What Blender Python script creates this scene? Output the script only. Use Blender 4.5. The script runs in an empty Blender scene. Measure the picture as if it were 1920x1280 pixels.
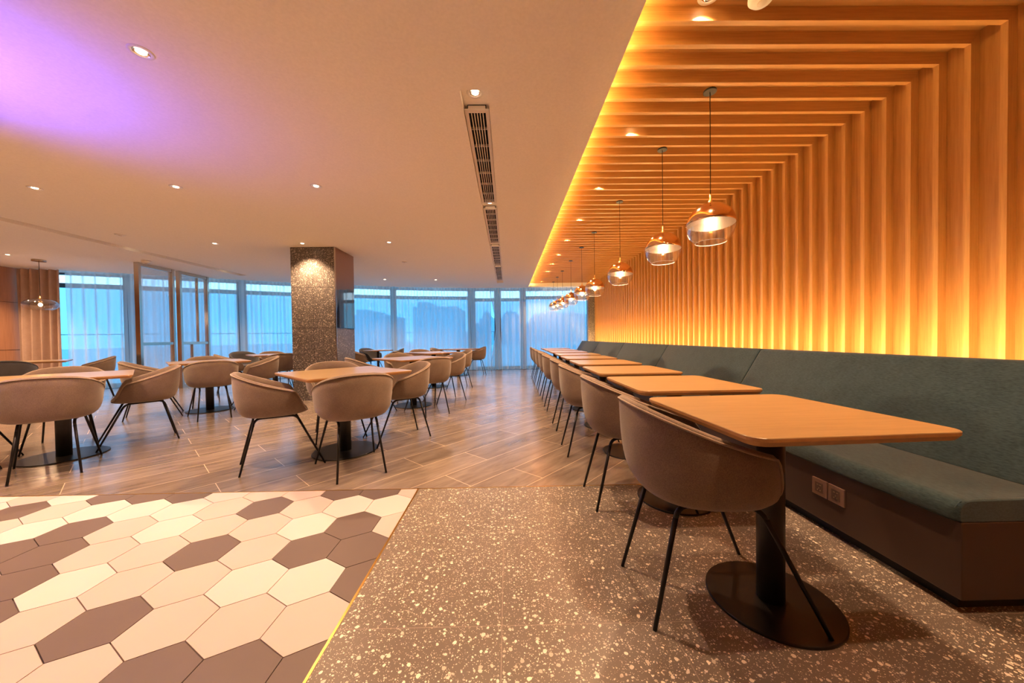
import bpy, bmesh, math, random
from mathutils import Vector, Matrix
random.seed(7)
PI = math.pi
SC = bpy.context.scene
C = SC.collection
# ------------------------------------------------------------ camera
F = 652.0
H = 1.05
yaw, pitch, roll = 0.0125, 0.0165, 0.0138
fw = Vector((math.sin(yaw)*math.cos(pitch), math.cos(yaw)*math.cos(pitch), -math.sin(pitch)))
rt0 = Vector((math.cos(yaw), -math.sin(yaw), 0))
up0 = rt0.cross(fw)
rt = rt0*math.cos(roll) - up0*math.sin(roll)
up = up0*math.cos(roll) + rt0*math.sin(roll)
cam_d = bpy.data.cameras.new('camera')
cam = bpy.data.objects.new('camera', cam_d)
C.objects.link(cam)
cam.matrix_world = Matrix(((rt.x, up.x, -fw.x, 0), (rt.y, up.y, -fw.y, 0), (rt.z, up.z, -fw.z, H), (0, 0, 0, 1)))
cam_d.sensor_width = 36
cam_d.lens = F*36/1920
cam_d.shift_y = 3.0/1920
cam_d.clip_start = 0.02
cam_d.clip_end = 500
SC.camera = cam
# ------------------------------------------------------------ world (blue dusk)
SKY = 5.2
w = bpy.data.worlds.new('world')
SC.world = w
w.use_nodes = True
wn = w.node_tree.nodes
wl = w.node_tree.links
bg = wn['Background']
tc = wn.new('ShaderNodeTexCoord')
sp = wn.new('ShaderNodeSeparateXYZ')
cr = wn.new('ShaderNodeValToRGB')
wl.new(tc.outputs['Generated'], sp.inputs[0])
wl.new(sp.outputs['Z'], cr.inputs[0])
cr.color_ramp.elements[0].position = 0.0
cr.color_ramp.elements[0].color = (0.30, 0.57, 0.80, 1)
cr.color_ramp.elements[1].position = 0.5
cr.color_ramp.elements[1].color = (0.38, 0.64, 0.86, 1)
wl.new(cr.outputs[0], bg.inputs[0])
bg.inputs[1].default_value = SKY
# ------------------------------------------------------------ exposure
SC.view_settings.view_transform = 'Standard'
SC.view_settings.look = 'None'
SC.view_settings.gamma = 1
SC.view_settings.use_curve_mapping = False
SC.view_settings.exposure = 0.22
WARM = (1.0, 0.62, 0.345)
SPOT_W = 205
SLAT_W = 115
PEND_W = 4
COVE_E = 120
BENCH_E = 105
# large off-frame accent: violet wall-wash projector aimed at the ceiling behind the camera's left
def spot_light(name, loc, target, watt, color, size, blend=0.5, rad=0.03):
    l = bpy.data.lights.new(name, 'SPOT')
    l.energy = watt; l.color = color; l.spot_size = size; l.spot_blend = blend; l.shadow_soft_size = rad
    o = bpy.data.objects.new(name, l)
    C.objects.link(o)
    o.location = loc
    d = (Vector(target)-Vector(loc)).normalized()
    o.rotation_euler = d.to_track_quat('-Z', 'Y').to_euler()
    return o
def point_light(name, loc, watt, color, rad):
    l = bpy.data.lights.new(name, 'POINT')
    l.energy = watt; l.color = color; l.shadow_soft_size = rad
    o = bpy.data.objects.new(name, l)
    C.objects.link(o)
    o.location = loc
    return o
spot_light('violet_projector_light', (-3.35, 1.65, 1.85), (-3.1, 1.95, 2.66), 160, (0.12, 0.06, 1.0), math.radians(112), 1.0, 0.08)

# ------------------------------------------------------------ materials
MATS = {}
def newmat(name):
    m = bpy.data.materials.new(name)
    m.use_nodes = True
    MATS[name] = m
    return m, m.node_tree.nodes, m.node_tree.links, m.node_tree.nodes['Principled BSDF']
def simple(name, col, rough=0.5, metal=0.0, spec=0.5, bump=0, bscale=200):
    m, n, l, b = newmat(name)
    b.inputs['Base Color'].default_value = (*col, 1)
    b.inputs['Roughness'].default_value = rough
    b.inputs['Metallic'].default_value = metal
    b.inputs['Specular IOR Level'].default_value = spec
    t = n.new('ShaderNodeTexCoord')
    ns = n.new('ShaderNodeTexNoise'); ns.inputs['Scale'].default_value = bscale
    l.new(t.outputs['Object'], ns.inputs['Vector'])
    mx = n.new('ShaderNodeMix'); mx.data_type = 'RGBA'
    mx.inputs['A'].default_value = (*[c*0.93 for c in col], 1); mx.inputs['B'].default_value = (*[min(1, c*1.07) for c in col], 1)
    l.new(ns.outputs['Fac'], mx.inputs['Factor']); l.new(mx.outputs['Result'], b.inputs['Base Color'])
    if bump:
        bp = n.new('ShaderNodeBump'); bp.inputs['Strength'].default_value = bump; bp.inputs['Distance'].default_value = 0.002
        l.new(ns.outputs['Fac'], bp.inputs['Height']); l.new(bp.outputs[0], b.inputs['Normal'])
    return m
def emit(name, col, s):
    m = bpy.data.materials.new(name); m.use_nodes = True
    n = m.node_tree.nodes; l = m.node_tree.links
    n.remove(n['Principled BSDF'])
    e = n.new('ShaderNodeEmission'); e.inputs[0].default_value = (*col, 1); e.inputs[1].default_value = s
    l.new(e.outputs[0], n['Material Output'].inputs[0]); MATS[name] = m
    return m
def wood(name, c1, c2, scale, rough=0.4, spec=0.4):
    """grain stretched along the axis that has the small scale value"""
    m, n, l, b = newmat(name)
    t = n.new('ShaderNodeTexCoord')
    mp = n.new('ShaderNodeMapping'); mp.inputs['Scale'].default_value = scale
    l.new(t.outputs['Object'], mp.inputs[0])
    ns = n.new('ShaderNodeTexNoise'); ns.inputs['Scale'].default_value = 6; ns.inputs['Detail'].default_value = 6; ns.inputs['Roughness'].default_value = 0.65
    l.new(mp.outputs[0], ns.inputs['Vector'])
    r = n.new('ShaderNodeValToRGB')
    r.color_ramp.elements[0].position = 0.3; r.color_ramp.elements[0].color = (*c1, 1)
    r.color_ramp.elements[1].position = 0.72; r.color_ramp.elements[1].color = (*c2, 1)
    l.new(ns.outputs['Fac'], r.inputs[0]); l.new(r.outputs[0], b.inputs['Base Color'])
    b.inputs['Roughness'].default_value = rough
    b.inputs['Specular IOR Level'].default_value = spec
    return m
def fabric(name, c1, c2, scale=260, streak=(1, 1, 1), rough=0.95):
    m, n, l, b = newmat(name)
    t = n.new('ShaderNodeTexCoord')
    mp = n.new('ShaderNodeMapping'); mp.inputs['Scale'].default_value = streak
    l.new(t.outputs['Object'], mp.inputs[0])
    ns = n.new('ShaderNodeTexNoise'); ns.inputs['Scale'].default_value = scale; ns.inputs['Detail'].default_value = 3
    l.new(mp.outputs[0], ns.inputs['Vector'])
    n2 = n.new('ShaderNodeTexNoise'); n2.inputs['Scale'].default_value = 9
    l.new(t.outputs['Object'], n2.inputs['Vector'])
    ad = n.new('ShaderNodeMath'); ad.operation = 'MULTIPLY_ADD'; ad.inputs[1].default_value = 0.35
    l.new(n2.outputs['Fac'], ad.inputs[0]); l.new(ns.outputs['Fac'], ad.inputs[2])
    r = n.new('ShaderNodeValToRGB')
    r.color_ramp.elements[0].position = 0.45; r.color_ramp.elements[0].color = (*c1, 1)
    r.color_ramp.elements[1].position = 0.9; r.color_ramp.elements[1].color = (*c2, 1)
    l.new(ad.outputs[0], r.inputs[0]); l.new(r.outputs[0], b.inputs['Base Color'])
    b.inputs['Roughness'].default_value = rough
    b.inputs['Specular IOR Level'].default_value = 0.15
    b.inputs['Sheen Weight'].default_value = 0.25
    bp = n.new('ShaderNodeBump'); bp.inputs['Strength'].default_value = 0.25; bp.inputs['Distance'].default_value = 0.001
    l.new(ns.outputs['Fac'], bp.inputs['Height']); l.new(bp.outputs[0], b.inputs['Normal'])
    return m
def terrazzo(name, base1, base2, chip, s1=38, thr=0.30, rough=0.35, joints=None, jcol=1.5):
    m, n, l, b = newmat(name)
    t = n.new('ShaderNodeTexCoord')
    def math_(op, a, bb=None, c=None):
        q = n.new('ShaderNodeMath'); q.operation = op
        for i, v in enumerate((a, bb, c)):
            if v is None: continue
            if isinstance(v, (int, float)): q.inputs[i].default_value = v
            else: l.new(v, q.inputs[i])
        return q.outputs[0]
    wz = n.new('ShaderNodeTexNoise'); wz.inputs['Scale'].default_value = s1*1.3; wz.inputs['Detail'].default_value = 1
    l.new(t.outputs['Object'], wz.inputs['Vector'])
    vm = n.new('ShaderNodeVectorMath'); vm.operation = 'MULTIPLY_ADD'
    vm.inputs[1].default_value = (0.5/s1,)*3
    l.new(wz.outputs['Color'], vm.inputs[0]); l.new(t.outputs['Object'], vm.inputs[2])
    masks = []
    for sc, th in ((s1, thr), (s1*2.0, thr*0.95), (s1*3.8, thr*0.9)):
        v = n.new('ShaderNodeTexVoronoi'); v.inputs['Scale'].default_value = sc
        l.new(vm.outputs[0], v.inputs['Vector'])
        sx = n.new('ShaderNodeSeparateColor'); l.new(v.outputs['Color'], sx.inputs[0])
        rad = math_('MULTIPLY', math_('POWER', sx.outputs[0], 1.6), th*1.35)
        masks.append(math_('MULTIPLY', math_('GREATER_THAN', rad, v.outputs['Distance']), math_('ADD', math_('MULTIPLY', sx.outputs[1], 0.6), 0.4)))
    mk = math_('MAXIMUM', math_('MAXIMUM', masks[0], masks[1]), masks[2])
    n3 = n.new('ShaderNodeTexNoise'); n3.inputs['Scale'].default_value = 4; n3.inputs['Detail'].default_value = 4
    l.new(t.outputs['Object'], n3.inputs['Vector'])
    mb = n.new('ShaderNodeMix'); mb.data_type = 'RGBA'
    mb.inputs['A'].default_value = (*base1, 1); mb.inputs['B'].default_value = (*base2, 1)
    l.new(n3.outputs['Fac'], mb.inputs['Factor'])
    mx = n.new('ShaderNodeMix'); mx.data_type = 'RGBA'; mx.inputs['B'].default_value = (*chip, 1)
    l.new(mk, mx.inputs['Factor']); l.new(mb.outputs['Result'], mx.inputs['A'])
    out = mx.outputs['Result']
    if joints:
        s = n.new('ShaderNodeSeparateXYZ'); l.new(t.outputs['Object'], s.inputs[0])
        ms = []
        for ax, off, per, wd in joints:
            v = math_('DIVIDE', math_('SUBTRACT', s.outputs[ax], off), per)
            fr = math_('ABSOLUTE', math_('SUBTRACT', v, math_('ROUND', v)))
            ms.append(math_('LESS_THAN', fr, wd/per))
        mj = ms[0]
        for q in ms[1:]: mj = math_('MAXIMUM', mj, q)
        m2 = n.new('ShaderNodeMix'); m2.data_type = 'RGBA'; m2.inputs['B'].default_value = (*[c*jcol for c in base2], 1)
        l.new(mj, m2.inputs['Factor']); l.new(out, m2.inputs['A']); out = m2.outputs['Result']
    l.new(out, b.inputs['Base Color'])
    b.inputs['Roughness'].default_value = rough
    return m
def planks():
    m, n, l, b = newmat('plank_tiles')
    t = n.new('ShaderNodeTexCoord')
    mp = n.new('ShaderNodeMapping'); mp.inputs['Rotation'].default_value = (0, 0, math.radians(-47)); mp.inputs['Location'].default_value = (0.35, -0.084, 0)
    l.new(t.outputs['Object'], mp.inputs[0])
    br = n.new('ShaderNodeTexBrick')
    br.offset = 0.37; br.inputs['Scale'].default_value = 1.0
    br.inputs['Brick Width'].default_value = 1.2; br.inputs['Row Height'].default_value = 0.298
    br.inputs['Mortar Size'].default_value = 0.0028; br.inputs['Mortar Smooth'].default_value = 0.3
    br.inputs['Color1'].default_value = (0.2, 0.2, 0.2, 1); br.inputs['Color2'].default_value = (0.8, 0.8, 0.8, 1)
    l.new(mp.outputs[0], br.inputs['Vector'])
    m2 = n.new('ShaderNodeMapping'); m2.inputs['Scale'].default_value = (1.0, 5.0, 1)
    l.new(mp.outputs[0], m2.inputs[0])
    ns = n.new('ShaderNodeTexNoise'); ns.inputs['Scale'].default_value = 2.2; ns.inputs['Detail'].default_value = 7; ns.inputs['Roughness'].default_value = 0.62; ns.inputs['Distortion'].default_value = 0.6
    l.new(m2.outputs[0], ns.inputs['Vector'])
    r = n.new('ShaderNodeValToRGB')
    r.color_ramp.elements[0].position = 0.3; r.color_ramp.elements[0].color = (0.15, 0.115, 0.095, 1)
    r.color_ramp.elements[1].position = 0.75; r.color_ramp.elements[1].color = (0.31, 0.245, 0.20, 1)
    l.new(ns.outputs['Fac'], r.inputs[0])
    ml = n.new('ShaderNodeMix'); ml.data_type = 'RGBA'; ml.blend_type = 'MULTIPLY'; ml.inputs['Factor'].default_value = 0.35
    l.new(r.outputs[0], ml.inputs['A']); l.new(br.outputs['Color'], ml.inputs['B'])
    mo = n.new('ShaderNodeMix'); mo.data_type = 'RGBA'; mo.inputs['B'].default_value = (0.5, 0.40, 0.30, 1)
    l.new(br.outputs['Fac'], mo.inputs['Factor']); l.new(ml.outputs['Result'], mo.inputs['A'])
    l.new(mo.outputs['Result'], b.inputs['Base Color'])
    n4 = n.new('ShaderNodeTexNoise'); n4.inputs['Scale'].default_value = 3
    l.new(mp.outputs[0], n4.inputs['Vector'])
    mr = n.new('ShaderNodeMapRange'); mr.inputs['To Min'].default_value = 0.14; mr.inputs['To Max'].default_value = 0.30; b.inputs['Specular IOR Level'].default_value = 0.8
    l.new(n4.outputs['Fac'], mr.inputs['Value']); l.new(mr.outputs[0], b.inputs['Roughness'])
    bp = n.new('ShaderNodeBump'); bp.inputs['Strength'].default_value = 0.04; bp.inputs['Distance'].default_value = 0.002
    l.new(ns.outputs['Fac'], bp.inputs['Height']); l.new(bp.outputs[0], b.inputs['Normal'])
    return m
def clear_glass(name, tint, gloss=0.08, rough=0.0, fres=True):
    m = bpy.data.materials.new(name); m.use_nodes = True; MATS[name] = m
    n = m.node_tree.nodes; l = m.node_tree.links
    n.remove(n['Principled BSDF'])
    tr = n.new('ShaderNodeBsdfTransparent'); tr.inputs[0].default_value = (*tint, 1)
    g = n.new('ShaderNodeBsdfGlossy'); g.inputs['Roughness'].default_value = rough
    mx = n.new('ShaderNodeMixShader')
    if fres:
        lw = n.new('ShaderNodeLayerWeight'); lw.inputs[0].default_value = 0.35
        mm = n.new('ShaderNodeMath'); mm.operation = 'MULTIPLY_ADD'; mm.inputs[1].default_value = 0.55; mm.inputs[2].default_value = gloss
        l.new(lw.outputs['Facing'], mm.inputs[0]); l.new(mm.outputs[0], mx.inputs[0])
    else: mx.inputs[0].default_value = gloss
    l.new(tr.outputs[0], mx.inputs[1]); l.new(g.outputs[0], mx.inputs[2])
    l.new(mx.outputs[0], n['Material Output'].inputs[0])
    return m
def sheer(name, col, transp):
    m = bpy.data.materials.new(name); m.use_nodes = True; MATS[name] = m
    n = m.node_tree.nodes; l = m.node_tree.links
    n.remove(n['Principled BSDF'])
    tr = n.new('ShaderNodeBsdfTransparent'); tr.inputs[0].default_value = (0.9, 0.97, 1, 1)
    d = n.new('ShaderNodeBsdfDiffuse'); d.inputs[0].default_value = (*col, 1)
    tl = n.new('ShaderNodeBsdfTranslucent'); tl.inputs[0].default_value = (*col, 1)
    t = n.new('ShaderNodeTexCoord'); ns = n.new('ShaderNodeTexNoise'); ns.inputs['Scale'].default_value = 300
    l.new(t.outputs['Object'], ns.inputs['Vector'])
    m1 = n.new('ShaderNodeMixShader'); m1.inputs[0].default_value = 0.55
    l.new(d.outputs[0], m1.inputs[1]); l.new(tl.outputs[0], m1.inputs[2])
    # weave is see-through face-on and closes up where the cloth turns edge-on
    lw = n.new('ShaderNodeLayerWeight'); lw.inputs[0].default_value = 0.68
    mm = n.new('ShaderNodeMath'); mm.operation = 'MULTIPLY_ADD'; mm.inputs[1].default_value = -transp*0.9; mm.inputs[2].default_value = transp
    l.new(lw.outputs['Facing'], mm.inputs[0])
    ma = n.new('ShaderNodeMath'); ma.operation = 'MULTIPLY_ADD'; ma.inputs[1].default_value = 0.06
    l.new(ns.outputs['Fac'], ma.inputs[0]); l.new(mm.outputs[0], ma.inputs[2])
    m2 = n.new('ShaderNodeMixShader'); l.new(ma.outputs[0], m2.inputs[0])
    l.new(m1.outputs[0], m2.inputs[1]); l.new(tr.outputs[0], m2.inputs[2])
    l.new(m2.outputs[0], n['Material Output'].inputs[0])
    return m
M_ceil = simple('ceiling_plaster', (0.88, 0.83, 0.76), 0.9, spec=0.1, bump=0.05, bscale=60)
M_plank = planks()
M_terr = terrazzo('terrazzo_floor', (0.12, 0.095, 0.078), (0.175, 0.142, 0.118), (0.90, 0.80, 0.66), 52, 0.30, 0.33,
                  joints=[(0, -0.035, 0.605, 0.0016), (1, 1.857, 0.606, 0.0016)])
M_tcol = terrazzo('terrazzo_column', (0.07, 0.062, 0.058), (0.11, 0.098, 0.09), (0.62, 0.55, 0.48), 50, 0.37, 0.35,
                  joints=[(2, 1.262, 0.702, 0.0035), (0, 0.0, 5.0, 0.003)], jcol=0.35)
M_hl = simple('tile_cream', (0.53, 0.46, 0.465), 0.42, bscale=3)
M_hb = simple('tile_beige', (0.45, 0.36, 0.35), 0.42, bscale=3)
M_hd = simple('tile_taupe', (0.115, 0.084, 0.076), 0.42, bscale=5)
M_grout = simple('grout', (0.30, 0.24, 0.19), 0.9)
M_brass = simple('brass', (0.75, 0.46, 0.14), 0.28, 1.0)
M_bz = wood('batten_wood_z', (0.44, 0.215, 0.066), (0.60, 0.32, 0.11), (14, 14, 0.5))
M_bx = wood('batten_wood_x', (0.44, 0.215, 0.066), (0.60, 0.32, 0.11), (0.5, 14, 14))
M_panz = wood('backing_wood_z', (0.38, 0.175, 0.052), (0.52, 0.265, 0.088), (10, 10, 0.4))
M_panx = wood('backing_wood_x', (0.38, 0.175, 0.052), (0.52, 0.265, 0.088), (0.4, 10, 10))
M_wallw = wood('left_wall_wood', (0.40, 0.19, 0.10), (0.50, 0.25, 0.14), (8, 8, 0.35), 0.45)
M_table = wood('table_wood', (0.25, 0.162, 0.074), (0.34, 0.232, 0.112), (0.9, 9, 9), 0.3, 0.5)
M_tedge = wood('table_edge_wood', (0.42, 0.22, 0.085), (0.52, 0.28, 0.11), (4, 4, 9), 0.35)
M_black = simple('black_steel', (0.018, 0.016, 0.016), 0.38, 0.6)
M_blackp = simple('black_powder_coat', (0.03, 0.026, 0.024), 0.42, 0.3)
M_chair = fabric('chair_fabric', (0.145, 0.105, 0.08), (0.255, 0.19, 0.145), 300)
M_pipe = fabric('chair_piping', (0.26, 0.20, 0.15), (0.36, 0.28, 0.21), 300)
M_dchair = fabric('dark_chair_fabric', (0.055, 0.052, 0.055), (0.10, 0.095, 0.10), 300)
M_teal = fabric('teal_fabric', (0.017, 0.037, 0.047), (0.041, 0.073, 0.088), 140, (1, 0.35, 1.6))
M_base = simple('bronze_laminate', (0.058, 0.034, 0.024), 0.42, 0.2)
M_kick = simple('black_kick', (0.012, 0.011, 0.011), 0.7)
M_sock = simple('champagne_plastic', (0.27, 0.17, 0.125), 0.35, 0.4)
M_sockd = simple('socket_insert', (0.15, 0.10, 0.075), 0.3, 0.4)
M_hole = simple('socket_hole', (0.6, 0.45, 0.3), 0.3, 0.6)
M_white = simple('white_plastic', (0.80, 0.76, 0.72), 0.4)
M_trimw = simple('grille_white', (0.72, 0.64, 0.56), 0.5)
M_dark = simple('dark_void', (0.01, 0.009, 0.008), 0.9)
M_chrome = simple('lamp_reflector', (0.9, 0.85, 0.8), 0.15, 1.0)
M_lamp = emit('lamp_glow', (1.0, 0.74, 0.45), 14)
M_bulb = emit('bulb_glow', (1.0, 0.72, 0.42), 30)
M_cove = emit('cove_led', (1.0, 0.60, 0.20), COVE_E)
M_bled = emit('bench_led', (1.0, 0.64, 0.26), BENCH_E)
M_cop = simple('copper_mirror', (0.86, 0.56, 0.34), 0.10, 1.0)
M_lining = simple('shade_lining', (0.42, 0.36, 0.31), 0.3, 0.9)
M_gl = clear_glass('clear_glass', (0.97, 0.95, 0.92), 0.13)
M_smoke = clear_glass('smoky_glass', (0.62, 0.52, 0.42), 0.22)
M_pane = clear_glass('window_glass', (0.88, 0.95, 0.98), 0.04, fres=False)
M_paneb = clear_glass('tinted_window_glass', (0.38, 0.62, 0.73), 0.05, fres=False)
M_frame = simple('window_frame_metal', (0.10, 0.11, 0.14), 0.5, 0.3)
M_steel = simple('bronzed_steel', (0.62, 0.56, 0.48), 0.22, 1.0)
M_mirror = simple('bronze_mirror', (0.42, 0.25, 0.19), 0.03, 1.0)
M_sheer = sheer('sheer_cloth', (0.80, 0.86, 0.88), 0.40)
M_drape = fabric('brown_drape', (0.42, 0.29, 0.23), (0.56, 0.40, 0.33), 200)
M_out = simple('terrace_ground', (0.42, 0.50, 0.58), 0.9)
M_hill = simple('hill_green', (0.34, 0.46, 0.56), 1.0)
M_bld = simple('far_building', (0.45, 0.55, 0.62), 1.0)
def frosted():
    m = bpy.data.materials.new('fluted_glass'); m.use_nodes = True; MATS['fluted_glass'] = m
    n = m.node_tree.nodes; l = m.node_tree.links
    n.remove(n['Principled BSDF'])
    t = n.new('ShaderNodeBsdfTransparent'); t.inputs[0].default_value = (0.94, 0.97, 0.99, 1)
    q = n.new('ShaderNodeBsdfTranslucent'); q.inputs[0].default_value = (0.85, 0.93, 0.97, 1)
    g = n.new('ShaderNodeBsdfGlossy'); g.inputs['Roughness'].default_value = 0.15
    tx = n.new('ShaderNodeTexCoord'); wv = n.new('ShaderNodeTexWave'); wv.bands_direction = 'Z'; wv.inputs['Scale'].default_value = 25
    l.new(tx.outputs['Object'], wv.inputs['Vector'])
    mr = n.new('ShaderNodeMapRange'); mr.inputs['To Min'].default_value = 0.18; mr.inputs['To Max'].default_value = 0.28
    l.new(wv.outputs['Fac'], mr.inputs['Value'])
    b = n.new('ShaderNodeMixShader'); l.new(mr.outputs[0], b.inputs[0]); l.new(t.outputs[0], b.inputs[1]); l.new(q.outputs[0], b.inputs[2])
    a = n.new('ShaderNodeMixShader'); a.inputs[0].default_value = 0.05
    l.new(b.outputs[0], a.inputs[1]); l.new(g.outputs[0], a.inputs[2])
    l.new(a.outputs[0], n['Material Output'].inputs[0])
    return m
M_flute = frosted()

# ------------------------------------------------------------ mesh helpers
def add_box(bm, x0, x1, y0, y1, z0, z1, mi=0):
    v = [bm.verts.new(p) for p in ((x0, y0, z0), (x1, y0, z0), (x1, y1, z0), (x0, y1, z0), (x0, y0, z1), (x1, y0, z1), (x1, y1, z1), (x0, y1, z1))]
    for f in ((0, 3, 2, 1), (4, 5, 6, 7), (0, 1, 5, 4), (1, 2, 6, 5), (2, 3, 7, 6), (3, 0, 4, 7)):
        q = bm.faces.new([v[i] for i in f]); q.material_index = mi
def add_tube(bm, pts, r, n=10, r2=None, cap=True):
    pts = [Vector(p) for p in pts]
    rings = []
    prev = None
    for i, p in enumerate(pts):
        if i == 0: d = pts[1]-p
        elif i == len(pts)-1: d = p-pts[i-1]
        else: d = (pts[i+1]-p).normalized()+(p-pts[i-1]).normalized()
        d.normalize()
        if prev is None:
            a = Vector((0, 0, 1)) if abs(d.z) < 0.9 else Vector((1, 0, 0))
            u = d.cross(a).normalized()
        else:
            u = (prev-d*prev.dot(d)).normalized()
        prev = u
        v = d.cross(u)
        rr = r if r2 is None else r+(r2-r)*i/(len(pts)-1)
        rings.append([bm.verts.new(p+(u*math.cos(2*PI*k/n)+v*math.sin(2*PI*k/n))*rr) for k in range(n)])
    for a, b in zip(rings, rings[1:]):
        for k in range(n):
            f = bm.faces.new((a[k], a[(k+1) % n], b[(k+1) % n], b[k])); f.smooth = True
    if cap:
        bm.faces.new(rings[0][::-1]); bm.faces.new(rings[-1])
def add_lathe(bm, prof, n=32, cx=0, cy=0, caps=False, mi=0):
    rings = []
    for (r, z) in prof:
        rings.append([bm.verts.new((cx+max(r, 1e-4)*math.cos(2*PI*k/n), cy+max(r, 1e-4)*math.sin(2*PI*k/n), z)) for k in range(n)])
    for a, b in zip(rings, rings[1:]):
        for k in range(n):
            f = bm.faces.new((a[k], a[(k+1) % n], b[(k+1) % n], b[k])); f.smooth = True; f.material_index = mi
    if caps:
        f = bm.faces.new(rings[0][::-1]); f.material_index = mi
        f = bm.faces.new(rings[-1]); f.material_index = mi
def add_prism(bm, poly, z0, z1, mi=0, inset0=None):
    lo = [bm.verts.new((x, y, z0)) for x, y in (inset0 or poly)]
    hi = [bm.verts.new((x, y, z1)) for x, y in poly]
    n = len(poly)
    f = bm.faces.new(lo[::-1]); f.material_index = mi
    f = bm.faces.new(hi); f.material_index = mi
    for k in range(n):
        f = bm.faces.new((lo[k], lo[(k+1) % n], hi[(k+1) % n], hi[k])); f.material_index = mi
def obj(name, bm, mats, parent=None, loc=None, smooth_angle=None):
    me = bpy.data.meshes.new(name)
    bmesh.ops.recalc_face_normals(bm, faces=bm.faces)
    bm.to_mesh(me); bm.free()
    if not isinstance(mats, (list, tuple)): mats = [mats]
    for m in mats: me.materials.append(m)
    o = bpy.data.objects.new(name, me)
    C.objects.link(o)
    if parent: o.parent = parent
    if loc: o.location = loc
    return o
def bevel(o, w, seg=2):
    m = o.modifiers.new('bevel', 'BEVEL'); m.width = w; m.segments = seg; m.limit_method = 'ANGLE'; m.angle_limit = 0.6
def tag(o, label, cat, group=None, kind=None):
    if label: o['label'] = label
    if cat: o['category'] = cat
    if group: o['group'] = group
    if kind: o['kind'] = kind
    return o
def thing(name, label, cat, loc=(0, 0, 0), rz=0, group=None):
    o = bpy.data.objects.new(name, None); C.objects.link(o)
    o.location = loc; o.rotation_euler = (0, 0, rz); o.empty_display_size = 0.1
    return tag(o, label, cat, group)
def dup(src, loc, rz=0, label=None, group=None):
    def cp(o, par):
        c = o.copy(); C.objects.link(c); c.parent = par
        for ch in o.children: cp(ch, c)
        return c
    kids = list(src.children)
    r = src.copy(); C.objects.link(r)
    for ch in kids: cp(ch, r)
    r.location = loc; r.rotation_euler = (0, 0, rz)
    if label: r['label'] = label
    if group: r['group'] = group
    return r
def struct(name, bm, mats, parent=None):
    o = obj(name, bm, mats, parent)
    if not parent: o['kind'] = 'structure'
    return o
def rrect(hx, hy, r, n=5):
    P = []
    for cx, cy, a0 in ((hx-r, hy-r, 0), (-hx+r, hy-r, 90), (-hx+r, -hy+r, 180), (hx-r, -hy+r, 270)):
        for k in range(n+1):
            a = math.radians(a0+90*k/n)
            P.append((cx+r*math.cos(a), cy+r*math.sin(a)))
    return P

# ------------------------------------------------------------ the facade curve
ZC = 2.66
CURVE = [(-10.9, 7.35), (-10.2, 7.62), (-9.5, 7.92), (-8.9, 8.22), (-7.9, 8.78), (-6.9, 9.32), (-5.9, 9.82), (-4.5, 10.42), (-3.0, 10.92), (-1.2, 11.25), (0.7, 11.36), (2.9, 11.38)]
def curve_pt(x, off=0.0):
    P = CURVE
    for (x0, y0), (x1, y1) in zip(P, P[1:]):
        if x <= x1: break
    t = (x-x0)/(x1-x0)
    i = P.index((x0, y0))
    xm, ym = P[max(0, i-1)]; xp, yp = P[min(len(P)-1, i+2)]
    m0 = (y1-ym)/(x1-xm); m1 = (yp-y0)/(xp-x0)
    h = x1-x0
    y = (2*t**3-3*t**2+1)*y0+(t**3-2*t**2+t)*h*m0+(-2*t**3+3*t**2)*y1+(t**3-t**2)*h*m1
    s = (y1-y0)/h
    nx, ny = -s, 1.0
    L = math.hypot(nx, ny)
    return Vector((x+nx/L*off, y+ny/L*off))

# ------------------------------------------------------------ floor
bm = bmesh.new(); add_box(bm, -11.3, 3.2, -4.5, 12.3, -0.12, -0.012)
floor = struct('floor', bm, M_grout)
bm = bmesh.new(); add_box(bm, -11.3, 3.2, 2.43, 12.3, -0.012, 0.0)
struct('plank_tiles', bm, M_plank, floor)
bm = bmesh.new(); add_box(bm, -0.633, 3.2, -4.5, 2.422, -0.012, 0.0)
struct('terrazzo_tiles', bm, M_terr, floor)
bm = bmesh.new()
HS = 0.26; HR = HS*0.866; HC = (-1.149, 1.520)
DARK = {(-2, 1), (-2, -1), (-5, 2), (-5, 1), (-6, 1), (-4, 0), (-8, 3), (-4, -1), (-6, 4), (-5, 4), (-4, 4), (-2, 3), (0, 4), (1, 4), (1, 2), (0, 1), (1, 1), (2, 0), (0, -2), (1, -2), (2, -2), (-9, 2), (-11, 3), (-10, 1)}
LIGHT = {(-3, 2), (0, 0), (1, 0), (0, 2), (0, 3), (1, 3), (-3, 0), (-6, 3), (-5, 3), (-4, 3), (-6, 2), (-3, 4), (-9, 4), (-7, 4), (-3, -2), (-4, -2)}
rr = random.Random(3)
HX0, HX1, HY0, HY1 = -6.0, -0.643, -4.5, 2.422
def clip(poly, ax, lim, keep_less):
    out = []
    for i in range(len(poly)):
        a, b = poly[i], poly[(i+1) % len(poly)]
        ia = (a[ax] <= lim) == keep_less; ib = (b[ax] <= lim) == keep_less
        if ia: out.append(a)
        if ia != ib:
            t = (lim-a[ax])/(b[ax]-a[ax])
            out.append((a[0]+(b[0]-a[0])*t, a[1]+(b[1]-a[1])*t))
    return out
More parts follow.
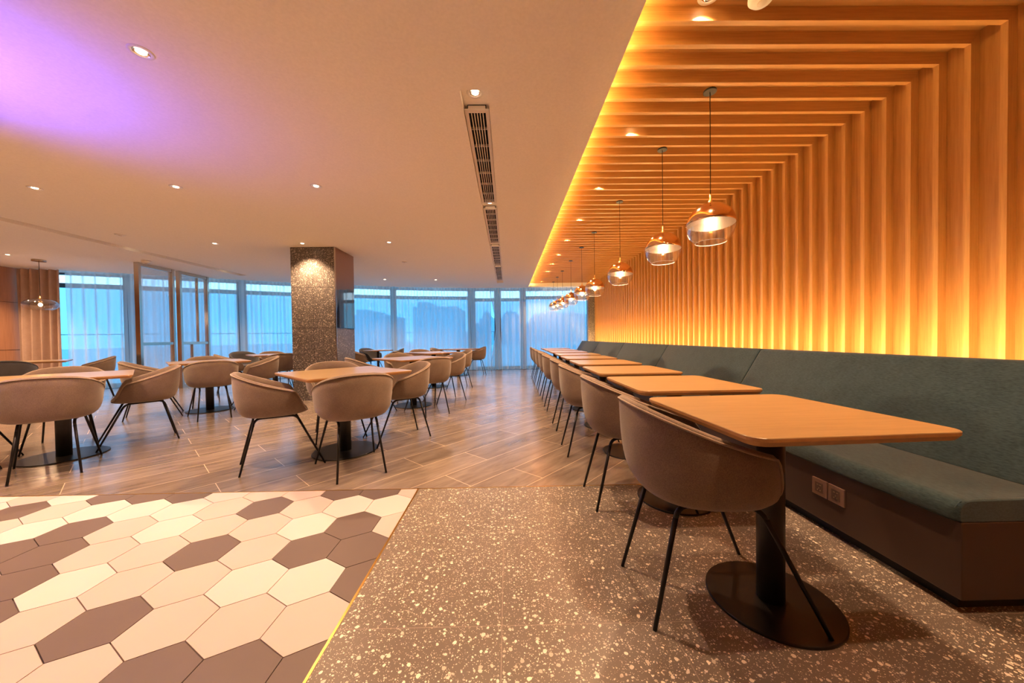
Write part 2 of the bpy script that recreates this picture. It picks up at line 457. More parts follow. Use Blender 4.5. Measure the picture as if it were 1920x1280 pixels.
for j in range(-26, 6):
    for i in range(-22, 4):
        cx = HC[0]+(i+(j % 2)*0.5)*HS; cy = HC[1]+j*HR
        R = HS/math.sqrt(3)-0.0022
        poly = [(cx+R*math.sin(k*PI/3), cy+R*math.cos(k*PI/3)) for k in range(6)][::-1]
        poly = clip(poly, 0, HX1, True)
        if len(poly) > 2: poly = clip(poly, 1, HY1, True)
        if len(poly) > 2: poly = clip(poly, 0, HX0, False)
        if len(poly) > 2: poly = clip(poly, 1, HY0, False)
        if len(poly) < 3: continue
        q = rr.random()
        if (i, j) in DARK: mi = 2
        elif (i, j) in LIGHT: mi = 0
        elif -8 <= i <= 2 and -3 <= j <= 4: mi = 1
        else: mi = 2 if q < 0.28 else (0 if q < 0.6 else 1)
        add_prism(bm, poly, -0.012, -0.0002, mi)
struct('hexagon_tiles', bm, [M_hl, M_hb, M_hd], floor)
bm = bmesh.new(); add_box(bm, -11.3, -6.0, -4.5, 2.43, -0.012, 0.0)
struct('side_tiles', bm, M_terr, floor)
bm = bmesh.new(); add_box(bm, -0.643, -0.633, -4.5, 2.422, -0.012, 0.0015)
struct('trim_1', bm, M_brass)
bm = bmesh.new(); add_box(bm, -6.0, 3.2, 2.422, 2.43, -0.012, 0.0008)
struct('trim_2', bm, M_brass)

# ------------------------------------------------------------ ceiling with its two slots and the recess over the bench
SL1 = (-0.29, -0.105, 2.29, 10.28)
SL2 = (-6.58, -6.38, 2.9, 8.65)
bm = bmesh.new()
xs = [-11.3+0.3*k for k in range(16)]+[SL2[0], SL2[1]]+[-6.1+0.4*k for k in range(15)]+[SL1[0], SL1[1], 0.3, 0.69]
ys = [-4.5, SL1[2], SL2[2], 6.0, SL2[3], SL1[3], 12.6]
for a, b in zip(xs, xs[1:]):
    ya, yb = [curve_pt(max(-10.9, q)).y+0.55 for q in (a, b)]
    for c, d in zip(ys, ys[1:]):
        mx_, my_ = (a+b)/2, (c+d)/2
        if any(t_[0] < mx_ < t_[1] and t_[2] < my_ < t_[3] for t_ in (SL1, SL2)): continue
        P = [(a, c), (b, c), (b, max(c, min(d, yb))), (a, max(c, min(d, ya)))]
        Q = []
        for p in P:
            if not Q or (abs(p[0]-Q[-1][0])+abs(p[1]-Q[-1][1])) > 1e-6: Q.append(p)
        if abs(Q[0][0]-Q[-1][0])+abs(Q[0][1]-Q[-1][1]) < 1e-6: Q.pop()
        if len(Q) > 2 and max(q[1] for q in Q)-c > 1e-4: add_prism(bm, Q, ZC, ZC+0.03)
add_box(bm, 0.69, 3.2, 11.14, 12.3, ZC, ZC+0.03)
add_box(bm, 0.69, 3.2, 11.14, 11.17, ZC+0.03, 2.83)
bmesh.ops.remove_doubles(bm, verts=bm.verts, dist=1e-5)
# drop inner faces shared by two boxes
seen = {}
for f in bm.faces: seen.setdefault(tuple(sorted(v.index for v in f.verts)) if False else tuple(sorted((round(v.co.x, 4), round(v.co.y, 4), round(v.co.z, 4)) for v in f.verts)), []).append(f)
bmesh.ops.delete(bm, geom=[f for fs in seen.values() if len(fs) > 1 for f in fs], context='FACES_ONLY')
ceiling = struct('ceiling', bm, M_ceil)
bm = bmesh.new()
for s in (SL1, SL2):
    add_box(bm, s[0]-0.02, s[1]+0.02, s[2]-0.02, s[3]+0.02, ZC+0.06, ZC+0.08)
    add_box(bm, s[0]-0.02, s[0], s[2]-0.02, s[3]+0.02, ZC+0.03, ZC+0.06)
    add_box(bm, s[1], s[1]+0.02, s[2]-0.02, s[3]+0.02, ZC+0.03, ZC+0.06)
    add_box(bm, s[0], s[1], s[2]-0.02, s[2], ZC+0.03, ZC+0.06)
    add_box(bm, s[0], s[1], s[3], s[3]+0.02, ZC+0.03, ZC+0.06)
struct('slot_lining', bm, M_ceil, ceiling)
bm = bmesh.new(); add_box(bm, 0.40, 3.2, -4.5, 11.14, 2.822, 2.85)
struct('timber_soffit', bm, M_panx, ceiling)
bm = bmesh.new(); add_box(bm, 0.38, 0.40, -4.5, 11.14, ZC+0.03, 2.85)
struct('cove_upstand', bm, M_ceil, ceiling)
bm = bmesh.new(); add_box(bm, 0.625, 0.66, -4.4, 11.1, ZC+0.031, ZC+0.041)
tag(obj('cove_light_strip', bm, M_cove), 'warm glowing light strip hidden along the ceiling edge beside the timber battens', 'light strip')
# ------------------------------------------------------------ walls
bm = bmesh.new(); add_box(bm, 2.812, 3.2, -4.5, 12.3, 0, 2.822)
wall_r = struct('wall_right', bm, M_panz)
bm = bmesh.new(); add_box(bm, -10.75, -10.42, 0.0, 7.62, 0, ZC)
wl_ = struct('wall_left', bm, M_wallw)
bm = bmesh.new()
for z in (0.93, 1.93):
    add_box(bm, -10.421, -10.417, 0.0, 7.6, z, z+0.006)
struct('panel_joint', bm, M_dark, wl_)
bm = bmesh.new(); add_box(bm, -11.3, 3.2, -4.7, -4.5, 0, 2.85)
struct('wall_back', bm, M_wallw)
bm = bmesh.new(); add_box(bm, -11.3, -11.1, -4.5, 0.0, 0, 2.69)
struct('wall_side', bm, M_wallw)
bm = bmesh.new(); add_box(bm, -11.3, -10.42, -0.2, 0.0, 0, 2.66)
struct('wall_return', bm, M_wallw)
bm = bmesh.new(); add_box(bm, 2.56, 2.80, 11.0, 11.24, 0, ZC+0.0)
tag(obj('stone_pilaster', bm, M_tcol), 'narrow speckled stone pilaster at the far end of the batten wall', 'pilaster', kind='structure')

# ------------------------------------------------------------ window wall behind the curtains
def lerp_bar(bm, xa, xb, off0, off1, z0, z1, n=6):
    pa = [curve_pt(xa+(xb-xa)*k/n, off0) for k in range(n+1)]
    pb = [curve_pt(xa+(xb-xa)*k/n, off1) for k in range(n+1)]
    V = []
    for a, b in zip(pa, pb):
        V.append([bm.verts.new((a.x, a.y, z0)), bm.verts.new((b.x, b.y, z0)), bm.verts.new((b.x, b.y, z1)), bm.verts.new((a.x, a.y, z1))])
    for p, q in zip(V, V[1:]):
        for k in range(4): bm.faces.new((p[k], p[(k+1) % 4], q[(k+1) % 4], q[k]))
    bm.faces.new(V[0][::-1]); bm.faces.new(V[-1])
BAYS = [(-10.75, -8.95, 0), (-8.95, -7.05, 0), (-7.05, -5.25, 0), (-5.25, -3.50, 0), (-3.50, -1.15, 0), (-1.15, -0.30, 1), (-0.30, 0.57, 1), (0.57, 2.80, 0)]
nw = nd = 0
for xa, xb, door in BAYS:
    zt = 2.27 if door else 2.33
    if door: nd += 1; nm = 'door_%d' % nd
    else: nw += 1; nm = 'window_%d' % nw
    r = bpy.data.objects.new(nm, None); C.objects.link(r)
    cpt = curve_pt((xa+xb)/2, 0.42); r.location = (cpt.x, cpt.y, 0); r['kind'] = 'structure'
    inv = Matrix.Translation((-cpt.x, -cpt.y, 0))
    ew = 0.11 if door else 0.09
    bm = bmesh.new()
    lerp_bar(bm, xa, xa+ew, 0.36, 0.50, 0, ZC, 1)
    lerp_bar(bm, xb-ew, xb, 0.36, 0.50, 0, ZC, 1)
    lerp_bar(bm, xa+ew, xb-ew, 0.37, 0.49, zt, zt+0.10)
    lerp_bar(bm, xa+ew, xb-ew, 0.37, 0.49, 0, 0.08)
    lerp_bar(bm, xa+ew, xb-ew, 0.37, 0.49, ZC-0.04, ZC)
    bm.transform(inv); obj('frame', bm, M_frame, r)
    bm = bmesh.new(); lerp_bar(bm, xa+ew, xb-ew, 0.425, 0.433, 0.08, zt)
    bm.transform(inv); obj('pane', bm, M_paneb, r)
    bm = bmesh.new(); lerp_bar(bm, xa+ew, xb-ew, 0.425, 0.433, zt+0.10, ZC-0.04)
    bm.transform(inv); obj('transom_pane', bm, M_pane, r)
    if door:
        xh = xb-ew-0.02 if nd == 1 else xa+ew+0.02
        p = curve_pt(xh, 0.33)
        bm = bmesh.new(); add_tube(bm, [(p.x, p.y, 0.95), (p.x, p.y, 1.25)], 0.012); add_tube(bm, [(p.x, p.y, 1.1), (p.x, p.y+0.05, 1.1)], 0.01)
        bm.transform(inv); obj('door_handle', bm, M_steel, r)
# ------------------------------------------------------------ outside
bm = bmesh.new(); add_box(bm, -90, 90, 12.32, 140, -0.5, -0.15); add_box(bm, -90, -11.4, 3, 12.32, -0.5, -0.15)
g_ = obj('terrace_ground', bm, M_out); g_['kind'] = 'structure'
bm = bmesh.new()
for k in range(40):
    xa = -16+k*0.5
    p = curve_pt(max(-10.8, min(2.8, xa)), 1.6)
    x = xa; y = p.y+ (0 if -10.8 < xa < 2.8 else (-0.45*(-10.8-xa) if xa < -10.8 else 0))
    if k: add_tube(bm, [(px_, py_, 1.27), (x, y, 1.27)], 0.012, 6); 
    px_, py_ = x, y
    if k % 3 == 0: add_tube(bm, [(x, y, -0.15), (x, y, 1.27)], 0.006, 6)
tag(obj('terrace_railing', bm, M_white), 'pale handrail running along the terrace outside the curtained windows', 'railing')
def hill(pts, y, dy, label):
    bm = bmesh.new()
    rows = []
    for k in range(7):
        t = k/6; hgt = math.sin(PI*t) if k else 0
        rows.append([bm.verts.new((x, y+dy*t, -0.3 if k in (0, 6) else -0.3+(z+0.3)*hgt*(0.96+0.08*random.random()))) for x, z in pts])
    for a, b in zip(rows, rows[1:]):
        for i in range(len(a)-1):
            f = bm.faces.new((a[i], a[i+1], b[i+1], b[i])); f.smooth = True
    tag(obj('distant_hill', bm, M_hill), label, 'hill')
def dense(pts, n=6, amp=0.25):
    o = []
    for (x0, z0), (x1, z1) in zip(pts, pts[1:]):
        for k in range(n): o.append((x0+(x1-x0)*k/n, z0+(z1-z0)*k/n+random.uniform(-amp, amp)))
    o.append(pts[-1]); return o
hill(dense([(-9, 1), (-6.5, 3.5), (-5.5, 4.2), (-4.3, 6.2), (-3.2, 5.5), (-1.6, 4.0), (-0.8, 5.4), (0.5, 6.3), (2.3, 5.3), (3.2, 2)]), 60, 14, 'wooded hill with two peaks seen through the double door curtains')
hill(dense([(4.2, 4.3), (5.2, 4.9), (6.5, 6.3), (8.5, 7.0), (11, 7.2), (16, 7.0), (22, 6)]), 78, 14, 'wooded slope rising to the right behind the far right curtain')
def building(x0, x1, y0, y1, h, label):
    bm = bmesh.new(); add_box(bm, x0, x1, y0, y1, -0.3, h); add_box(bm, x0+0.5, x0+2.0, y0+1, y1-1, h, h+0.8)
    t = thing('distant_building', label, 'building', ((x0+x1)/2, y0, -0.15))
    inv = Matrix.Translation((-(x0+x1)/2, -y0, 0.15)); bm.transform(inv); obj('body', bm, M_bld, t)
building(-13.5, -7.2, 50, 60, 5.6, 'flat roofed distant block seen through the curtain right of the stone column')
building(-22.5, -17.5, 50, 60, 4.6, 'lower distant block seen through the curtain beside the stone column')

# ------------------------------------------------------------ curtains
def curtain_panel(name, xa, xb, zt, zb, mat, label, cat, group, wl0=0.17, amp=0.03, off=0.0, gather=None, seed=0):
    R = random.Random(seed)
    ln = (curve_pt(xb)-curve_pt(xa)).length
    n = max(2, int(ln/wl0)); N = n*10
    ph = [0]; 
    for k in range(N): ph.append(ph[-1]+2*PI*n/N*R.uniform(0.6, 1.4))
    am = [amp*R.uniform(0.55, 1.25) for _ in range(n+2)]
    bm = bmesh.new(); rows = []
    NZ = 8
    for j in range(NZ+1):
        t = j/NZ; z = zt+(zb-zt)*t; row = []
        for k in range(N+1):
            u = k/N
            x = xa+(xb-xa)*u
            if gather: x = xa+(xb-xa)*(u+(gather[0]-u)*gather[1]*math.sin(PI*min(1, t*1.05))**2)
            a = am[int(u*n)]*(0.75+0.4*t)
            p = curve_pt(x+0.012*math.sin(3*t+u*23)*t, off+a*math.sin(ph[k]+0.25*math.sin(t*2.5+k*0.13)))
            row.append(bm.verts.new((p.x, p.y, z)))
        rows.append(row)
    for a, b in zip(rows, rows[1:]):
        for k in range(N):
            f = bm.faces.new((a[k], a[k+1], b[k+1], b[k])); f.smooth = True
    c = curve_pt((xa+xb)/2)
    bm.transform(Matrix.Translation((-c.x, -c.y, 0)))
    return tag(obj(name, bm, mat, loc=(c.x, c.y, 0)), label, cat, group)
G = 'sheer curtains along the window wall'
curtain_panel('drape', -10.38, -9.78, ZC-0.004, 0.012, M_drape, 'heavy brown drape gathered between the wood wall and the sheer curtains', 'curtain', None, 0.11, 0.075, -0.05, seed=1)
for i, (xa, xb, lab) in enumerate([
    (-9.74, -8.86, 'sheer curtain panel beside the heavy brown drape'),
    (-8.86, -7.05, 'sheer curtain panel behind the glass screen'),
    (-7.05, -5.30, 'sheer curtain panel between the glass screen and the stone column'),
    (-5.30, -3.60, 'sheer curtain panel mostly behind the stone column'),
    (-3.60, -1.18, 'wide sheer curtain panel right of the stone column, a distant block behind it'),
    (-1.18, -0.52, 'narrow sheer curtain panel in front of the left door leaf'),
    (-0.22, 0.58, 'sheer curtain panel in front of the right door leaf'),
    (0.58, 2.58, 'sheer curtain panel behind the farthest globe pendants')]):
    curtain_panel('sheer_curtain', xa, xb, ZC-0.004, 0.014, M_sheer, lab, 'curtain', G, 0.17, 0.048, 0.0, seed=10+i)
curtain_panel('sheer_curtain', -0.56, -0.18, ZC-0.004, 0.012, M_sheer, 'twisted sheer curtain tail hanging gathered between the two door leaves', 'curtain', G, 0.05, 0.03, -0.03, gather=(0.75, 0.62), seed=31)

# ------------------------------------------------------------ stone column
col = thing('stone_column', 'square dark speckled stone column in the middle of the dining room', 'column', (-3.365, 6.46, 0))
bm = bmesh.new(); add_box(bm, -3.74, -2.985, 6.09, 6.83, 0, ZC)
bm.transform(Matrix.Translation((3.365, -6.46, 0)))
o = obj('stone_cladding', bm, M_tcol, col)
bm = bmesh.new(); add_box(bm, -2.984, -2.972, 6.10, 6.82, 1.262, ZC-0.002); bm.transform(Matrix.Translation((3.365, -6.46, 0)))
obj('mirror_panel', bm, M_mirror, col)['label'] = 'bronze mirrored panel on the side of the column'
bm = bmesh.new(); add_box(bm, -2.989, -2.970, 6.088, 6.10, 0, ZC-0.002); bm.transform(Matrix.Translation((3.365, -6.46, 0)))
obj('corner_bead', bm, M_steel, col)

# ------------------------------------------------------------ glass screens on the left
def screen(label, x0, y0, x1, y1, divs):
    L = math.hypot(x1-x0, y1-y0); a = math.atan2(y1-y0, x1-x0)
    t = thing('glass_screen', label, 'partition', (x0, y0, 0), a, 'framed glass screens')
    w, d = 0.055, 0.045
    bm = bmesh.new()
    top = ZC-0.002
    add_box(bm, 0, w, -d, d, 0, top); add_box(bm, L-w, L, -d, d, 0, top)
    add_box(bm, w, L-w, -d*0.8, d*0.8, top-0.07, top); add_box(bm, w, L-w, -d*0.8, d*0.8, 0.0, 0.08); add_box(bm, w, L-w, -d*0.8, d*0.8, 0.99, 1.05)
    for q, za, zb in divs: add_box(bm, q*L-0.013, q*L+0.013, -d*0.7, d*0.7, za, zb)
    f = obj('frame', bm, M_steel, t); bevel(f, 0.002, 1)
    bm = bmesh.new(); add_box(bm, w, L-w, -0.004, 0.004, 1.05, top-0.07); obj('upper_pane', bm, M_flute, t)
    bm = bmesh.new(); add_box(bm, w, L-w, -0.004, 0.004, 0.08, 0.99); obj('lower_pane', bm, M_flute, t)
screen('nearer bronze framed glass screen with one tall pane left of the round-backed chairs', -7.40, 7.06, -7.44, 7.86, [])
screen('farther bronze framed glass screen with divided panes next to the sheer curtain', -7.44, 7.98, -7.50, 8.82, [(0.62, 1.05, 2.58), (0.40, 0.08, 0.99)])

# ------------------------------------------------------------ timber battens
BX, BZ = 2.76, 2.745
bm = bmesh.new()
def batten_h(bm):
    v = []
    for y in (0, 0.031):
        v.append([bm.verts.new(p) for p in ((0.42-BX, y, BZ), (0, y, BZ), (0.052, y, 2.8215), (0.42-BX, y, 2.8215))])
    a, b = v
    bm.faces.new(a[::-1]); bm.faces.new(b)
    for k in range(4): bm.faces.new((a[k], a[(k+1) % 4], b[(k+1) % 4], b[k]))
def batten_v(bm):
    v = []
    for y in (0, 0.031):
        v.append([bm.verts.new(p) for p in ((0, y, 0.80), (0.0515, y, 0.80), (0.0515, y, 2.82), (0, y, BZ-0.0006))])
    a, b = v
    bm.faces.new(a[::-1]); bm.faces.new(b)
    for k in range(4): bm.faces.new((a[k], a[(k+1) % 4], b[(k+1) % 4], b[k]))
bf = thing('batten_frame', 'timber batten running across the soffit and down the wall above the teal bench', 'batten', (BX, 0, 0), 0, 'timber battens over the bench')
batten_h(bm); obj('ceiling_batten', bm, M_bx, bf)
bm = bmesh.new(); batten_v(bm); obj('wall_batten', bm, M_bz, bf)
y = 1.893-0.153*16
first = True
while y < 11.05:
    if first: bf.location = (BX, y, 0); first = False
    else: dup(bf, (BX, y, 0))
    y += 0.153
bm = bmesh.new(); add_box(bm, 2.44, 2.812, 1.26, 11.0, 0.76, 0.80)
ld = struct('trim_3', bm, M_panz)
bm = bmesh.new(); add_box(bm, 2.50, 2.54, 1.30, 10.95, 0.8005, 0.812)
tag(obj('bench_light_strip', bm, M_bled), 'warm glowing light strip on the ledge behind the teal bench back', 'light strip')

# ------------------------------------------------------------ banquette bench
def profile_loft(bm, prof, y0, y1, r=0.02, n=3):
    """extrude an XZ profile along Y with softly drawn-in ends"""
    cx = sum(p[0] for p in prof)/len(prof); cz = sum(p[1] for p in prof)/len(prof)
    st = []
    for k in range(n+1):
        a = PI/2*k/n
        st.append((y0+r*(1-math.sin(a)), r*(1-math.cos(PI/2-a)) if False else r*(1-math.sin(a))))
    sts = [(y0, 0.7*r), (y0+0.3*r, 0.3*r), (y0+r, 0)]
    sts += [(y1-r, 0), (y1-0.3*r, 0.3*r), (y1, 0.7*r)]
    rings = []
    for yy, ins in sts:
        ring = []
        for x, z in prof:
            d = Vector((cx-x, cz-z)); dl = d.length
            d = d/dl*min(ins, dl*0.9)
            ring.append(bm.verts.new((x+d.x, yy, z+d.y)))
        rings.append(ring)
    m = len(prof)
    for a, b in zip(rings, rings[1:]):
        for k in range(m):
            f = bm.faces.new((a[k], a[(k+1) % m], b[(k+1) % m], b[k])); f.smooth = True
    bm.faces.new(rings[0][::-1]); bm.faces.new(rings[-1])
def round_poly(P, r, n=4):
    out = []
    m = len(P)
    for i in range(m):
        p = Vector(P[i]); a = Vector(P[i-1]); b = Vector(P[(i+1) % m])
        rr_ = r[i] if isinstance(r, (list, tuple)) else r
        da = (a-p).normalized(); db = (b-p).normalized()
        for k in range(n+1):
            t = k/n
            q = (p+da*rr_)*(1-t)**2+p*2*t*(1-t)+(p+db*rr_)*t*t
            out.append((q.x, q.y))
    return out
seatP = round_poly([(1.64, 0.345), (2.14, 0.345), (2.14, 0.432), (1.64, 0.425)], [0.012, 0.01, 0.02, 0.05])
backP = round_poly([(2.05, 0.425), (2.30, 0.43), (2.46, 0.90), (2.345, 0.918)], [0.02, 0.02, 0.035, 0.035])
SEG = [(1.245, 3.19), (3.19, 5.05), (5.05, 6.95), (6.95, 8.85), (8.85, 10.95)]
SL = ['nearest teal bench unit, at the right edge of the room', 'second teal bench unit from the camera, past the first seam in its back', 'middle teal bench unit of the five', 'teal bench unit second from the window curtain', 'teal bench unit nearest the window, bluish in the daylight']
for (y0, y1), lab in zip(SEG, SL):
    t = thing('banquette', lab, 'bench', (1.95, (y0+y1)/2, 0), 0, 'upholstered bench units along the batten wall')
    T = Matrix.Translation((-1.95, -(y0+y1)/2, 0))
    bm = bmesh.new(); profile_loft(bm, seatP, y0+0.003, y1-0.003, 0.025); bm.transform(T); obj('seat_cushion', bm, M_teal, t)
    bm = bmesh.new(); profile_loft(bm, backP, y0+0.004, y1-0.004, 0.02); bm.transform(T); obj('back_cushion', bm, M_teal, t)
    bm = bmesh.new(); add_box(bm, 1.66, 2.44, y0, y1, 0.055, 0.345); add_box(bm, 2.31, 2.44, y0, y1, 0.345, 0.76); bm.transform(T); o = obj('base_panel', bm, M_base, t); bevel(o, 0.003, 2)
    bm = bmesh.new(); add_box(bm, 1.70, 2.40, y0+(0.04 if y0 < 2 else 0), y1, 0.0, 0.055); bm.transform(T); obj('toe_kick', bm, M_kick, t)
    # welt along the cushion's near end
    if y0 < 2:
        bm = bmesh.new(); pts = [(1.652, 1.262, 0.36), (1.652, 1.258, 0.40), (1.668, 1.258, 0.418), (1.72, 1.258, 0.4235), (2.10, 1.258, 0.4285)]
        add_tube(bm, pts, 0.003, 6); bm.transform(T); obj('welt', bm, M_teal, t)
def socket(yc, lab, first=None):
    t = thing('wall_socket', lab, 'socket', (1.66, yc, 0.228), 0, 'sockets on the bench base')
    bm = bmesh.new(); add_box(bm, -0.009, 0.0, -0.043, 0.043, -0.044, 0.044); o = obj('plate', bm, M_sock, t); bevel(o, 0.0015, 2)
    bm = bmesh.new(); add_box(bm, -0.0105, -0.009, -0.023, 0.023, -0.026, 0.026); i = obj('insert', bm, M_sockd, t)
    bm = bmesh.new()
    for yy, zz, a, b in ((0.008, 0.013, 0.0045, 0.0015), (-0.008, 0.013, 0.0045, 0.0015), (0.0, -0.004, 0.0015, 0.003), (-0.008, -0.014, 0.002, 0.003), (0.008, -0.014, 0.002, 0.003)):
        add_box(bm, -0.0112, -0.0105, yy-a, yy+a, zz-b, zz+b)
    obj('pin_slots', bm, M_hole, i)
socket(1.822, 'champagne square wall socket on the bench base, the left one of the pair')
socket(1.728, 'champagne square wall socket on the bench base, the right one of the pair')

# ------------------------------------------------------------ tables
def make_table(name, hx, hy, r, rb, rp, label, group):
    t = thing(name, label, 'table', (0, 0, 0), 0, group)
    bm = bmesh.new()
    P = rrect(hx, hy, r); Q = rrect(hx-0.012, hy-0.012, r*0.8)
    S = rrect(hx-0.002, hy-0.002, r)
    lo = [bm.verts.new((x, y, 0.722)) for x, y in Q]; mi = [bm.verts.new((x, y, 0.738)) for x, y in P]
    h1 = [bm.verts.new((x, y, 0.748)) for x, y in P]; h2 = [bm.verts.new((x, y, 0.75)) for x, y in S]
    n = len(P)
    f = bm.faces.new(h2); f.material_index = 0
    f = bm.faces.new(lo[::-1]); f.material_index = 1
    for a, b, m_ in ((lo, mi, 1), (mi, h1, 1), (h1, h2, 0)):
        for k in range(n):
            f = bm.faces.new((a[k], a[(k+1) % n], b[(k+1) % n], b[k])); f.material_index = m_
    obj('tabletop', bm, [M_table, M_tedge], t)
    bm = bmesh.new(); add_lathe(bm, [(rp, 0.010), (rp, 0.712)], 28, caps=True); obj('pole', bm, M_blackp, t)
    bm = bmesh.new(); add_box(bm, -0.16, 0.16, -0.035, 0.035, 0.712, 0.722); add_box(bm, -0.035, 0.035, -0.16, 0.16, 0.7125, 0.7215); obj('mounting_plate', bm, M_black, t)
    bm = bmesh.new(); add_lathe(bm, [(rb, 0.0), (rb, 0.007), (rb-0.003, 0.010)], 56, caps=True); obj('base_plate', bm, M_black, t)
    return t
TB = [(1.025, 1.345, 3), (1.06, 2.21, 0), (1.08, 3.12, 0), (1.115, 4.06, 0), (1.15, 5.02, 0), (1.185, 5.98, 0), (1.20, 6.98, 0), (1.215, 7.98, 0), (1.225, 9.0, 0)]
ORD = ['nearest', 'second', 'third', 'fourth', 'fifth', 'sixth', 'seventh', 'eighth', 'farthest']
proto = None
for i, (x, y, a) in enumerate(TB):
    lab = 'wooden table along the teal bench, %s of the nine from the camera' % ORD[i]
    if i == 0: lab = 'large wooden table in the foreground at the teal bench, above the wall sockets'
    if i == 8: lab = 'wooden table along the teal bench closest to the window curtain'
    if proto is None:
        proto = make_table('bench_table', 0.343, 0.35, 0.055, 0.225, 0.047, lab, 'tables along the teal bench')
        proto.location = (x, y, 0); proto.rotation_euler = (0, 0, math.radians(a))
    else: dup(proto, (x, y, 0), math.radians(a), lab)
LT = {'L1': (-4.15, 3.28, 46), 'L2': (-1.55, 3.30, 47), 'L3': (-4.58, 5.38, 46), 'L4': (-5.15, 7.75, 46), 'L5': (-1.50, 5.50, 46),
      'L6': (-1.62, 7.60, 46), 'L7': (-1.40, 9.85, 46), 'L8': (-3.62, 9.75, 46), 'L0': (-8.35, 6.15, 46)}
LL = {'L1': 'square wooden table cut by the left edge, behind the light beige chair back', 'L2': 'square wooden table just in front of the stone column',
      'L3': 'square wooden table between the cut-off left table and the glass screen', 'L4': 'square wooden table partly hidden behind the left side of the stone column',
      'L5': 'square wooden table right of the stone column, nearer the camera', 'L6': 'square wooden table behind the one right of the column, second from the door',
      'L7': 'square wooden table closest to the door curtains', 'L8': 'small seen-edge-on table by the window just right of the stone column',
      'L0': 'wooden table in front of the brown drape at the far left'}
proto = None
for k, (x, y, a) in LT.items():
    if proto is None:
        proto = make_table('square_table', 0.455, 0.455, 0.03, 0.285, 0.05, LL[k], 'square tables in the dining room')
        proto.location = (x, y, 0); proto.rotation_euler = (0, 0, math.radians(a))
    else:
        q = dup(proto, (x, y, 0), math.radians(a), LL[k])
        if k == 'L8': q.scale = (0.66, 0.66, 1)

# ------------------------------------------------------------ chairs
def rim_pt(th, sc=1.0):
    """rim outline of the tub shell; th = 0 at the front centre, pi at the back centre"""
    c, s = math.cos(th), math.sin(th)
    e = 2/2.5
    x = math.copysign(abs(c)**e, c); y = math.copysign(abs(s)**e, s)
    X = -0.055+(0.245 if x > 0 else 0.275)*x
    Y = 0.292*y
    t = (X+0.33)/0.42
    if X < 0.075: Z = 0.79-0.155*t-0.008*math.sin(t*PI)
    else:
        u = min(1, (X-0.075)/0.112); base = 0.79-0.155*((0.075+0.33)/0.42)
        s_ = u*u*(3-2*u)
        Z = base*(1-s_)+0.455*s_
    return Vector((X, Y, Z))
def base_pt(th):
    c, s = math.cos(th), math.sin(th); e = 2/2.6
    x = math.copysign(abs(c)**e, c); y = math.copysign(abs(s)**e, s)
    return Vector((-0.045+(0.215 if x > 0 else 0.20)*x, 0.205*y, 0.438))
def shell_bm():
    bm = bmesh.new(); NT = 48; NR = 7
    def surf(inner):
        rings = []
        for i in range(NT):
            th = 2*PI*i/NT
            R = rim_pt(th); B = base_pt(th); Bc = Vector((-0.045, 0, 0.438))
            up_ = max(0, R.z-0.46)/0.33
            if inner:
                d = Vector((R.x+0.055, R.y, 0)); d.normalize()
                R = R-d*0.026*(0.35+0.65*min(1, up_*3)); B = B-Vector((B.x+0.045, B.y, 0)).normalized()*0.012+Vector((0, 0, 0.022))
                Bc = Bc+Vector((0, 0, 0.02)); R = R+Vector((0, 0, 0.002 if up_ > 0.05 else 0.008))
            P1 = Vector((B.x+(R.x-B.x)*0.85, B.y+(R.y-B.y)*0.85, B.z+0.006+(R.z-B.z)*0.04))
            P2 = Vector((B.x+(R.x-B.x)*0.93, B.y+(R.y-B.y)*0.93, B.z+(R.z-B.z)*0.45))
            line = [Bc+(B-Bc)*t for t in (0.5, 0.85)]
            for k in range(NR+1):
                t = k/NR
                line.append(B*(1-t)**3+P1*3*t*(1-t)**2+P2*3*t*t*(1-t)+R*t**3)
            rings.append((Bc, line))
        V = [[bm.verts.new(p) for p in ln] for _, ln in rings]
        cen = bm.verts.new(rings[0][0])
        for i in range(NT):
            a, b = V[i], V[(i+1) % NT]
            f = bm.faces.new((cen, a[0], b[0])); f.smooth = True
            for k in range(len(a)-1):
                f = bm.faces.new((a[k], a[k+1], b[k+1], b[k])); f.smooth = True
        return V
    O = surf(False); I = surf(True)
    # rounded rim between the two skins
    mid = []
    for i in range(NT):
        a, b = O[i][-1].co, I[i][-1].co
        mid.append(bm.verts.new((a+b)/2+Vector((0, 0, 0.009))))
    for i in range(NT):
        j = (i+1) % NT
        f = bm.faces.new((O[i][-1], mid[i], mid[j], O[j][-1])); f.smooth = True
        f = bm.faces.new((mid[i], I[i][-1], I[j][-1], mid[j])); f.smooth = True
    return bm
